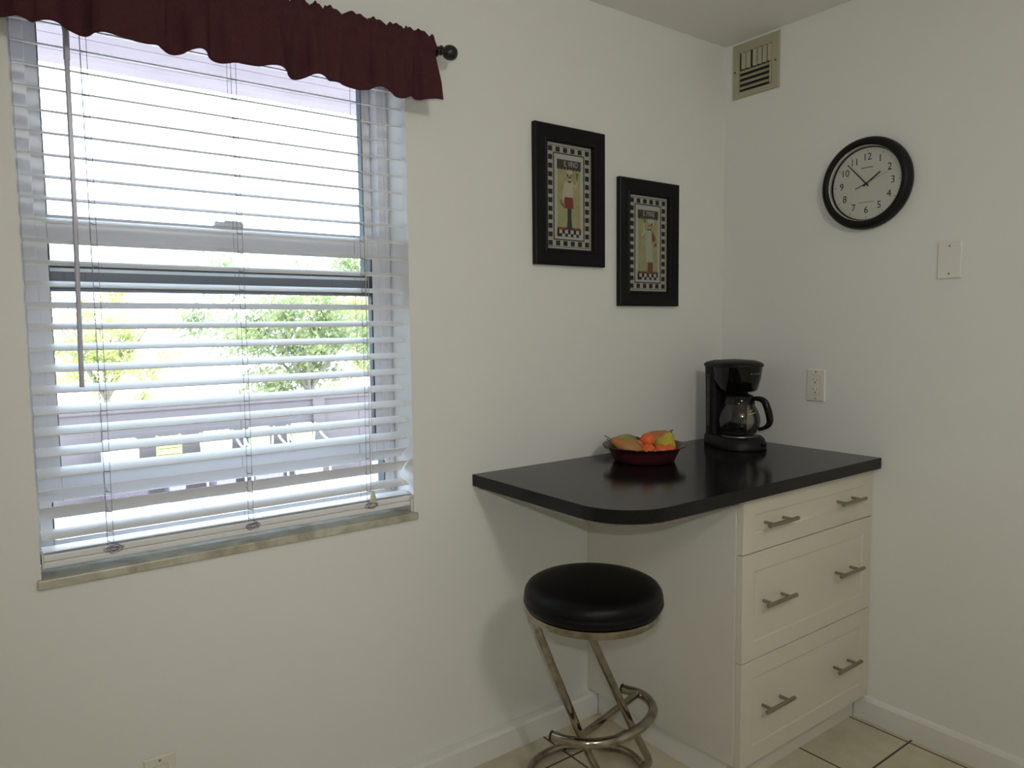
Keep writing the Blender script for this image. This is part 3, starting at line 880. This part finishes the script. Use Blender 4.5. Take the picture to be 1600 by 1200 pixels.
legA = round_path([At+Vector((.12, .05, 0)), At, Vector((-1.062, -.352, .165)), Af+Vector((-.004, -.002, .03)), Af+Vector((.012, -.05, 0))], .05, 7)
tube(bm, legA, TR, n=14); sobj('leg', bm, 'chrome', smooth=True, auto=60)
bm = bmesh.new()
legB = round_path([Bt+Vector((.10, .05, 0)), Bt, Vector((-.938, -.410, .215)), Bf+Vector((-.016, 0, .05)), Bf+Vector((.018, .060, 0))], .05, 7)
tube(bm, legB, TR, n=14); sobj('leg', bm, 'chrome', smooth=True, auto=60)
bm = bmesh.new()
zz = TR+.003
ringp = catmull([tuple(legB[-1]), (-.812, -.270, zz), (-.865, -.180, zz), (-.930, -.140, zz), (-1.0, -.124, zz), (-1.070, -.135, zz), (-1.128, -.180, zz), (-1.165, -.255, zz),
                 (-1.160, -.345, zz), (-1.115, -.420, zz), (-1.050, -.445, zz), tuple(legA[-1])], 8)
tube(bm, ringp, TR, n=14); sobj('base_ring', bm, 'chrome', smooth=True, auto=60)
bm = bmesh.new()
fr = catmull([(-1.1675, -.3338, .22), (-1.1446, -.3832, .22), (-1.1043, -.4299, .22), (-1.0451, -.4561, .22), (-.9875, -.4607, .22), (-.9162, -.4493, .22), (-.8521, -.4198, .22), (-.8143, -.3748, .22), (-.8019, -.3209, .22), (-.8227, -.2643, .22)], 8)
tube(bm, fr, .0142, n=16)
foot = sobj('footrest', bm, 'chrome', smooth=True, auto=60)
for a, b in ((fr[0], fr[1]), (fr[-1], fr[-2])):
    bm = bmesh.new(); d = (a-b).normalized(); tube(bm, [a-d*.004, a+d*.0025], .0147, n=16)
    sobj('end_cap', bm, 'cap', foot)
bm = bmesh.new(); tube(bm, [(-1.095, -.383, .222), (-.808, -.318, .222)], .0105, n=14)
sobj('brace_bar', bm, 'chrome', smooth=True, auto=60)

# ------------------------------------------------------------------ coffee maker
KX, KY = -.1660, -.1770
km = empty('coffee_maker', (KX, KY, CT), math.radians(-20)); tag(km, 'black drip coffee maker standing in the corner of the countertop', 'coffee maker')
def dshape(w, yb, yc, n=20, r=.018, wb=None):
    """D outline: rounded back corners, round front of radius w about (0, yc)"""
    wb = wb or w
    pts = []
    for k in range(5):
        a = k*(PI/2)/4; pts.append((wb-r+r*math.cos(a), yb-r+r*math.sin(a)))
    for k in range(5):
        a = PI/2+k*(PI/2)/4; pts.append((-wb+r+r*math.cos(a), yb-r+r*math.sin(a)))
    for k in range(n+1):
        a = PI+k*PI/n; pts.append((w*math.cos(a), yc+w*math.sin(a)))
    return pts
def kl(bm, levels, **k): loft(bm, [[Vector((x, y, z)) for x, y in o] for z, o in levels], **k)
bm = bmesh.new()
kl(bm, [(0.0005, dshape(.087, .070, -.053, wb=.081)), (.004, dshape(.090, .072, -.053, wb=.083)), (.022, dshape(.089, .072, -.052, wb=.083)), (.038, dshape(.082, .071, -.050, wb=.081)), (.043, dshape(.077, .069, -.048, wb=.079))])
obj('base', bm, 'black_soft', km, smooth=True, auto=40)
def colshape(w, yb, yf, r=.02):
    pts = []
    for (cx, cy, a0) in ((w-r, yb-r, 0), (-w+r, yb-r, PI/2), (-w+r, yf+r, PI), (w-r, yf+r, 3*PI/2)):
        for k in range(6): a = a0+k*(PI/2)/5; pts.append((cx+r*math.cos(a), cy+r*math.sin(a)))
    return pts
bm = bmesh.new()
kl(bm, [(.0435, colshape(.078, .069, .012)), (.15, colshape(.079, .070, .010)), (.22, colshape(.080, .070, .006)), (.294, colshape(.082, .071, .002))])
obj('reservoir_column', bm, 'black_soft', km, smooth=True, auto=40)
bm = bmesh.new()
kl(bm, [(.207, dshape(.060, .010, -.036, r=.006)), (.213, dshape(.066, .010, -.036, r=.006)), (.25, dshape(.076, .008, -.036, r=.006)), (.294, dshape(.082, .006, -.036, r=.006))])
obj('filter_basket', bm, 'black_plastic', km, smooth=True, auto=40)
bm = bmesh.new()
kl(bm, [(.2945, dshape(.085, .073, -.036, wb=.084)), (.302, dshape(.086, .074, -.036, wb=.085)), (.309, dshape(.078, .068, -.036, wb=.078)), (.316, dshape(.06, .05, -.03, wb=.058)), (.319, dshape(.02, .015, -.01, r=.008))])
obj('lid', bm, 'black_soft', km, smooth=True, auto=60)
bm = bmesh.new(); lathe(bm, [(0, .0485), (.058, .0485), (.063, .0465), (.064, .0435)], n=40, center=(0, -.040, 0)); obj('hotplate', bm, 'steel', km)
bm = bmesh.new()
box(bm, -.0825, -.0795, .024, .044, .075, .265, bev=.001)
g_ = obj('water_gauge', bm, 'gauge', km)
for i in range(5):
    bm = bmesh.new(); box(bm, -.0832, -.0826, .031, .037, .10+i*.035, .105+i*.035); obj('gauge_mark', bm, 'gauge_ink', g_)
bm = bmesh.new(); box(bm, .026, .044, -.1395, -.1305, .014, .026, bev=.002); obj('power_switch', bm, 'black_plastic', km)
al = math.radians(8)
a = math.radians(-80)
bd = Vector((math.cos(a), math.sin(a), 0)); bt = Vector((-bd.y, bd.x, 0))
pc = Vector((0, -.036, .271))+bd*.0800
nz = Vector((bd.x, bd.y, -.25)).normalized(); upv = nz.cross(bt)
Mt = Matrix(((bt.x, upv.x, nz.x, pc.x), (bt.y, upv.y, nz.y, pc.y), (bt.z, upv.z, nz.z, pc.z), (0, 0, 0, 1)))
text_mesh('lettering', 'MR. COFFEE', .0085, 'letter', km, Mt, depth=.0002)
# carafe
cf = empty('coffee_carafe', (-.1780, -.2140, CT+.0490)); tag(cf, 'clear glass carafe with black handle sitting in the coffee maker', 'carafe')
bm = bmesh.new()
lathe(bm, [(0, .0005), (.050, .0005), (.060, .006), (.070, .025), (.0745, .045), (.0735, .062), (.066, .085), (.055, .105), (.0505, .118), (.051, .126)], n=56)
obj('glass_body', bm, 'carafe_glass', cf, smooth=True)
bm = bmesh.new()
lathe(bm, [(.0512, .104+.012), (.0555, .112), (.0545, .128), (.051, .134), (.0512, .116)], n=56); obj('collar', bm, 'black_plastic', cf, smooth=True, auto=50)
bm = bmesh.new(); lathe(bm, [(0, .1285), (.048, .1285), (.0515, .1345), (.048, .141), (.030, .1465), (0, .148)], n=48); obj('lid', bm, 'black_soft', cf, smooth=True, auto=60)
bm = bmesh.new()
hd = Vector((.30, -.954, 0)); hs_ = Vector((hd.y, -hd.x, 0))
hp = [(.046, .130), (.074, .132), (.096, .124), (.108, .102), (.1165, .074), (.119, .052), (.111, .037), (.094, .027), (.078, .022)]
hp = catmull([(p[0]*.93, p[1], 0) for p in hp], 5)
rings = []
for i, p in enumerate(hp):
    q0 = hp[max(0, i-1)]; q1 = hp[min(len(hp)-1, i+1)]
    t = (q1-q0).normalized(); nn = Vector((-t.y, t.x, 0))
    th = .0065+.0055*math.sin(PI*min(1, i/(len(hp)-1)*1.15))
    wd = .012
    ring = []
    for k in range(12):
        aa = 2*PI*k/12; c, s = math.cos(aa), math.sin(aa)
        c = math.copysign(abs(c)**.6, c); s = math.copysign(abs(s)**.6, s)
        pp = p+nn*(th*c)
        ring.append(hd*pp.x+hs_*(wd*s)+Vector((0, 0, pp.y)))
    rings.append(ring)
loft(bm, rings); obj('handle', bm, 'black_plastic', cf, smooth=True, auto=60)
bm = bmesh.new()
for (ra, zb) in (((-118, -88), .078), ((-112, -96), .088)):
    n = 8; prev = None
    for k in range(n+1):
        a = math.radians(ra[0]+(ra[1]-ra[0])*k/n); zc = zb+.006*k/n
        rr = .0718-(zc-.070)*.42+.0012
        w = .0017*math.sin(PI*(k+.5)/(n+1))+.0005
        cur = (bm.verts.new((rr*math.cos(a), rr*math.sin(a), zc-w)), bm.verts.new((rr*math.cos(a), rr*math.sin(a), zc+w)))
        if prev: bm.faces.new((prev[0], cur[0], cur[1], prev[1]))
        prev = cur
obj('gold_mark', bm, 'gold', cf)

# ------------------------------------------------------------------ fruit bowl
FB = Vector((-.634, -.177, CT))
bm = bmesh.new()
def rip(a, r, z): return (.012*math.sin(a*26))*max(0, (z-.040)/.014) if z > .040 else 0
lathe(bm, [(0, .0005), (.092, .0005), (.099, .004), (.106, .020), (.113, .036), (.118, .045), (.130, .050), (.1365, .0535), (.1355, .056), (.128, .0545), (.115, .049), (.109, .040), (.102, .022), (.094, .0085), (0, .0075)], n=156, ripple=rip)
fb = obj('fruit_bowl', bm, 'bowl', smooth=True, auto=60); fb.location = FB
tag(fb, 'shallow dark red ceramic bowl with fluted rim holding fruit', 'bowl')
RR = Vector((.8026, -.5964, 0)); FF = Vector((.596, .803, 0))
def pos(a, b, z): return FB+RR*a+FF*b+Vector((0, 0, z))
def pear(label, c, axis, L, R, m, stem):
    ax = Vector(axis).normalized(); q = Vector((0, 0, 1)).rotation_difference(ax)
    root = empty('pear', c); root.rotation_mode = 'QUATERNION'; root.rotation_quaternion = q
    tag(root, label, 'pear', 'pears in the bowl')
    prof = [(0, -.46), (.30, -.46), (.62, -.42), (.90, -.30), (1.0, -.14), (.96, .02), (.80, .17), (.60, .29), (.46, .38), (.36, .46), (.22, .51), (0, .525)]
    prof = [(p.x*R, p.y*L) for p in catmull([(a, b, 0) for a, b in prof], 3)]
    prof[0] = (0, prof[0][1]); prof[-1] = (0, prof[-1][1]); prof = [(max(0, r), z) for r, z in prof]
    bm = bmesh.new(); lathe(bm, prof, n=28); obj('flesh', bm, m, root, smooth=True)
    bm = bmesh.new()
    tube(bm, catmull([(0, 0, L*.50), (.0012, 0, L*.50+stem*.4), (.004, .001, L*.50+stem)], 4), .0017, n=7, radii=[.0014]*8+[.0024])
    obj('stem', bm, 'stem', root)
def axis(a, b, z): return RR*a+FF*b+Vector((0, 0, z))
pear('green pear lying at the back left of the bowl', pos(-.060, .030, .0500), axis(-.93, .1, .22), .094, .0365, 'pear_green', .014)
pear('russet red pear leaning on the left rim, stem pointing up', pos(-.0615, -.050, .0520), axis(-.86, .05, .42), .116, .0305, 'pear_red', .026)
pear('yellow pear standing at the right of the bowl', pos(.0690, -.010, .0530), axis(.40, .15, .90), .082, .0365, 'pear_yellow', .008)
pear('russet pear at the back right behind the yellow pear', pos(.046, .066, .0610), axis(.85, .1, .42), .100, .0290, 'pear_red', .022)
def ball(name, label, cat, c, R, m, group, flat=.92):
    root = empty(name, c); tag(root, label, cat, group)
    prof = [(0, -R*flat)]+[(R*math.cos(t), R*flat*math.sin(t)) for t in [(-PI/2+PI*k/14) for k in range(1, 14)]]+[(R*.08, R*flat*.97), (0, R*flat*.94)]
    bm = bmesh.new(); lathe(bm, prof, n=28); obj('flesh', bm, m, root, smooth=True)
    bm = bmesh.new(); lathe(bm, [(0, .0012), (.0017, .0008), (.0022, 0)], n=8, center=(0, 0, R*flat*.945)); obj('stem_scar', bm, 'stem', root)
G = 'small orange fruits'
ball('apricot', 'orange fruit on top of the pile, in the middle of the bowl', 'fruit', pos(.008, -.022, .0730), .0245, 'orange', G)
ball('apricot', 'orange fruit at the front, just below the topmost one', 'fruit', pos(.002, -.066, .0455), .0225, 'orange', G)
ball('apricot', 'orange fruit at the front, between two others', 'fruit', pos(.043, -.066, .0440), .0220, 'orange', G)
ball('apricot', 'orange fruit in front of the yellow pear', 'fruit', pos(.0735, -.046, .0440), .0185, 'orange', G)
ball('peach', 'small pink peach beside the russet pear', 'fruit', pos(-.026, -.022, .0560), .0195, 'peach', None)
ball('plum', 'small dark plum at the back of the bowl', 'fruit', pos(-.020, .040, .0560), .0200, 'plum', None)

# ------------------------------------------------------------------ outdoors
GZ = -1.07
bm = bmesh.new(); box(bm, -30, 40, WT+.02, 45, GZ-.2, GZ); struct(obj('ground', bm, 'patio'), 'sunlit pale pink patio')
bm = bmesh.new()
box(bm, -12, 25, 9.95, 10.15, GZ, .17)
for x in (-5, -1.95, 2.25, 6.4, 10.6): box(bm, x-.10, x+.10, 9.88, 10.0, GZ, .185)
box(bm, -12, 25, 9.90, 10.20, .17, .215)
struct(obj('garden_wall', bm, 'parapet'), 'low lavender grey garden wall')
bm = bmesh.new()
for i in range(5): box(bm, RX0-.3, 1.0, .205+i*.137, .205+i*.137+.134, 2.188, 2.203, bev=.002)
box(bm, RX0-.3, 1.0, WT, .892, 2.204, 2.30)
struct(obj('eave_soffit', bm, 'soffit'), 'board soffit of the eave outside the window')

def chair(x, label, back, backw, base, basew, arms, seat, slats=False, round_=.06):
    root = tag(empty('patio_chair', (x, 9.35, GZ)), label, 'chair', 'patio chairs along the garden wall')
    w = .25
    bm = bmesh.new()
    loft(bm, [[Vector((sx*bw, sy*.20, z)) for sx, sy in ((-1, -1), (1, -1), (1, 1), (-1, 1))] for z, bw in ((.002, basew*.88), (.30, basew))])
    obj('base', bm, base, root)
    bm = bmesh.new(); box(bm, -w, w, -.24, .22, .302, .42, bev=.03); obj('seat_cushion', bm, seat, root)
    bm = bmesh.new()
    if slats:
        for i in range(5): box(bm, -backw, backw, .21, .25, .44+i*.092, .52+i*.092, bev=.006)
        box(bm, -backw, -backw+.03, .25, .27, .40, .90); box(bm, backw-.03, backw, .25, .27, .40, .90)
    else:
        box(bm, -backw, backw, .20, .28, .425, .905, bev=round_, seg=4)
    obj('backrest', bm, back, root)
    if arms:
        for s in (-1, 1):
            bm = bmesh.new()
            tube(bm, round_path([(s*(w+.02), -.24, .01), (s*(w+.02), -.22, .66), (s*(w+.02), .05, .70), (s*(w-.02), .26, .93), (s*(w-.05), .28, .42)], .12, 6), .016, n=10)
            obj('arm_tube', bm, 'tube_white', root)
    return root
chair(-.785, 'white patio chair on a dark wicker base, leftmost of the row by the wall', 'cush_white', .235, 'wicker', .27, False, 'cush_white')
chair(-.150, 'slatted yellow-green patio chair, second from left by the wall', 'cush_green', .170, 'wicker_l', .11, False, 'cush_white', True)
chair(.515, 'white patio chair with pale blue seat, middle of the row', 'cush_white', .20, 'wicker_l', .14, True, 'cush_blue', False, .03)
chair(1.150, 'green backed patio chair with white tube arms, second from right by the wall', 'cush_leaf', .16, 'wicker_l', .22, True, 'cush_blue', False, .02)
chair(1.830, 'green backed patio chair with white seat, rightmost of the row', 'cush_leaf', .17, 'tube_white', .17, True, 'cush_white', False, .02)

def tree(x, y, h, spread, m, nleaf, label, seed, lean=0.0, zc=.62):
    random.seed(seed)
    root = tag(empty('tree', (x, y, GZ)), label, 'tree', 'trees beyond the garden wall')
    bm = bmesh.new()
    fork = h*.31
    tube(bm, catmull([(0, 0, .001), (.03+lean*.3, 0, fork*.5), (lean, .02, fork)], 6), .1, n=10, radii=[.11-.04*i/12 for i in range(13)])
    tips = []
    for k in range(7):
        a = k*2*PI/7+random.uniform(-.3, .3)
        e = Vector((lean+spread*.75*math.cos(a), spread*.6*math.sin(a), h*random.uniform(.55, .9)))
        mid = Vector((lean, 0, fork))*.5+e*.5+Vector((0, 0, h*.03))
        p = catmull([(lean, .02, fork-.02), tuple(mid), tuple(e)], 6)
        tube(bm, p, .05, n=7, radii=[.045*(1-i/14) for i in range(13)])
        tips += [mid, e, (mid+e)/2]
        for s in range(2):
            e2 = mid+Vector((random.uniform(-.6, .6)*spread*.6, random.uniform(-.5, .5)*spread*.6, random.uniform(.05, .3)*h))
            tube(bm, [tuple(mid), tuple((mid+e2)/2+Vector((0, 0, .05))), tuple(e2)], .02, n=6, radii=[.03, .02, .008]); tips.append(e2)
    obj('trunk', bm, 'bark', root, smooth=True)
    bm = bmesh.new()
    clusters = []
    for k in range(34):
        t = random.choice(tips)
        c = t+Vector((random.gauss(0, .28)*spread, random.gauss(0, .28)*spread, random.gauss(0, .16)*h))
        c.z = max(c.z, h*.30)
        clusters.append((c, random.uniform(.16, .34)*spread))
    for i in range(nleaf):
        c, r = random.choice(clusters)
        p = c+Vector((random.gauss(0, .5)*r, random.gauss(0, .5)*r, random.gauss(0, .42)*r))
        s = random.uniform(.025, .06)
        d = Vector((random.uniform(-1, 1), random.uniform(-1, 1), random.uniform(-1, 1))).normalized()
        u_ = d.orthogonal().normalized(); w_ = d.cross(u_)
        vs = [bm.verts.new(p+u_*s*1.3), bm.verts.new(p+w_*s*.6), bm.verts.new(p-u_*s*1.3), bm.verts.new(p-w_*s*.6)]
        bm.faces.new(vs)
    obj('foliage', bm, m, root)
tree(3.3, 13.4, 3.45, 1.75, 'leaf_g', 13000, 'forked green tree right of centre through the window', 11, .15)
tree(7.0, 16.4, 3.7, 1.6, 'leaf_y', 10000, 'yellow-green tree at the right edge of the window view', 12)
tree(-0.2, 15.0, 3.3, 1.2, 'leaf_y', 4500, 'yellow-green tree in the middle of the window view', 13)
tree(-1.6, 18.6, 3.4, 1.3, 'leaf_y', 2400, 'sparse pale tree at the left of the window view', 14)
tree(-4.0, 18.5, 3.6, 1.4, 'leaf_y', 2200, 'sparse tree at the far left of the window view', 15)

# ------------------------------------------------------------------ globe lamp added behind the camera to light the room
PX, PY, PZ = -1.8, -2.5, 2.24
lf = tag(empty('fill_lamp', (PX, PY, H)), 'round white globe lamp added behind the camera as room fill light', 'lamp')
bm = bmesh.new(); lathe(bm, [(0, -.001), (.06, -.001), (.058, -.02), (.02, -.028), (0, -.028)], n=32); obj('canopy', bm, 'trim', lf, smooth=True, auto=40)
bm = bmesh.new(); tube(bm, [(0, 0, -.028), (0, 0, PZ-H+.135)], .006, n=8); obj('rod', bm, 'trim', lf)
bm = bmesh.new(); lathe(bm, [(0, .140), (.04, .140), (.045, .128), (0, .120)], n=24, center=(0, 0, PZ-H)); obj('fitter', bm, 'trim', lf)
bm = bmesh.new(); lathe(bm, [(0, -.13)]+[(.13*math.cos(t), .13*math.sin(t)) for t in [(-PI/2+PI*k/16) for k in range(1, 16)]]+[(0, .13)], n=24, center=(0, 0, PZ-H)); obj('globe', bm, 'lamp', lf, smooth=True)
# camera flash
FL = bpy.data.lights.new('camera_flash', 'SPOT'); FL.energy = 21.0; FL.shadow_soft_size = .010; FL.color = (.98, .975, 1.0)
FL.spot_size = math.radians(100); FL.spot_blend = 1.0
fo = bpy.data.objects.new('camera_flash', FL); COL.objects.link(fo)
fo.location = (-2.4049, -1.8363, 1.4523); fo.rotation_euler = Vector((-.594, -.80, .06)).to_track_quat('Z', 'Y').to_euler()
# sun
S = bpy.data.lights.new('sun', 'SUN'); S.energy = 4.5; S.angle = math.radians(.6); S.color = (1, .97, .9)
so = bpy.data.objects.new('sun', S); COL.objects.link(so)
so.rotation_euler = Vector((.72, .13, .68)).to_track_quat('Z', 'Y').to_euler()
# sky
wd = bpy.data.worlds.new('sky'); bpy.context.scene.world = wd; wd.use_nodes = True
bg = wd.node_tree.nodes['Background']
bg.inputs['Color'].default_value = (.64, .80, 1.0, 1); bg.inputs['Strength'].default_value = 6.5

# ------------------------------------------------------------------ camera
cam = bpy.data.cameras.new('camera'); cam.sensor_width = 36.0; cam.sensor_fit = 'HORIZONTAL'
cam.lens = 1142.39/1600*36.0; cam.clip_start = .02; cam.clip_end = 200
co = bpy.data.objects.new('camera', cam); COL.objects.link(co)
yaw, pitch, roll = -.6381, -.0798, -.0109
f = Vector((-math.sin(yaw)*math.cos(pitch), math.cos(yaw)*math.cos(pitch), math.sin(pitch)))
r = Vector((math.cos(yaw), math.sin(yaw), 0)); u = r.cross(f)
r2 = r*math.cos(roll)+u*math.sin(roll); u2 = -r*math.sin(roll)+u*math.cos(roll)
mw = Matrix(((r2.x, u2.x, -f.x, -2.4101), (r2.y, u2.y, -f.y, -1.8416), (r2.z, u2.z, -f.z, 1.3606), (0, 0, 0, 1)))
co.matrix_world = mw
sc = bpy.context.scene; sc.camera = co
vs = sc.view_settings; vs.view_transform = 'Standard'; vs.look = 'None'; vs.gamma = 1; vs.use_curve_mapping = False; vs.exposure = 0.0
try:
    sc.cycles.use_denoising = True
    sc.cycles.max_bounces = 10; sc.cycles.transparent_max_bounces = 16
    sc.cycles.sample_clamp_indirect = 8
except Exception: pass
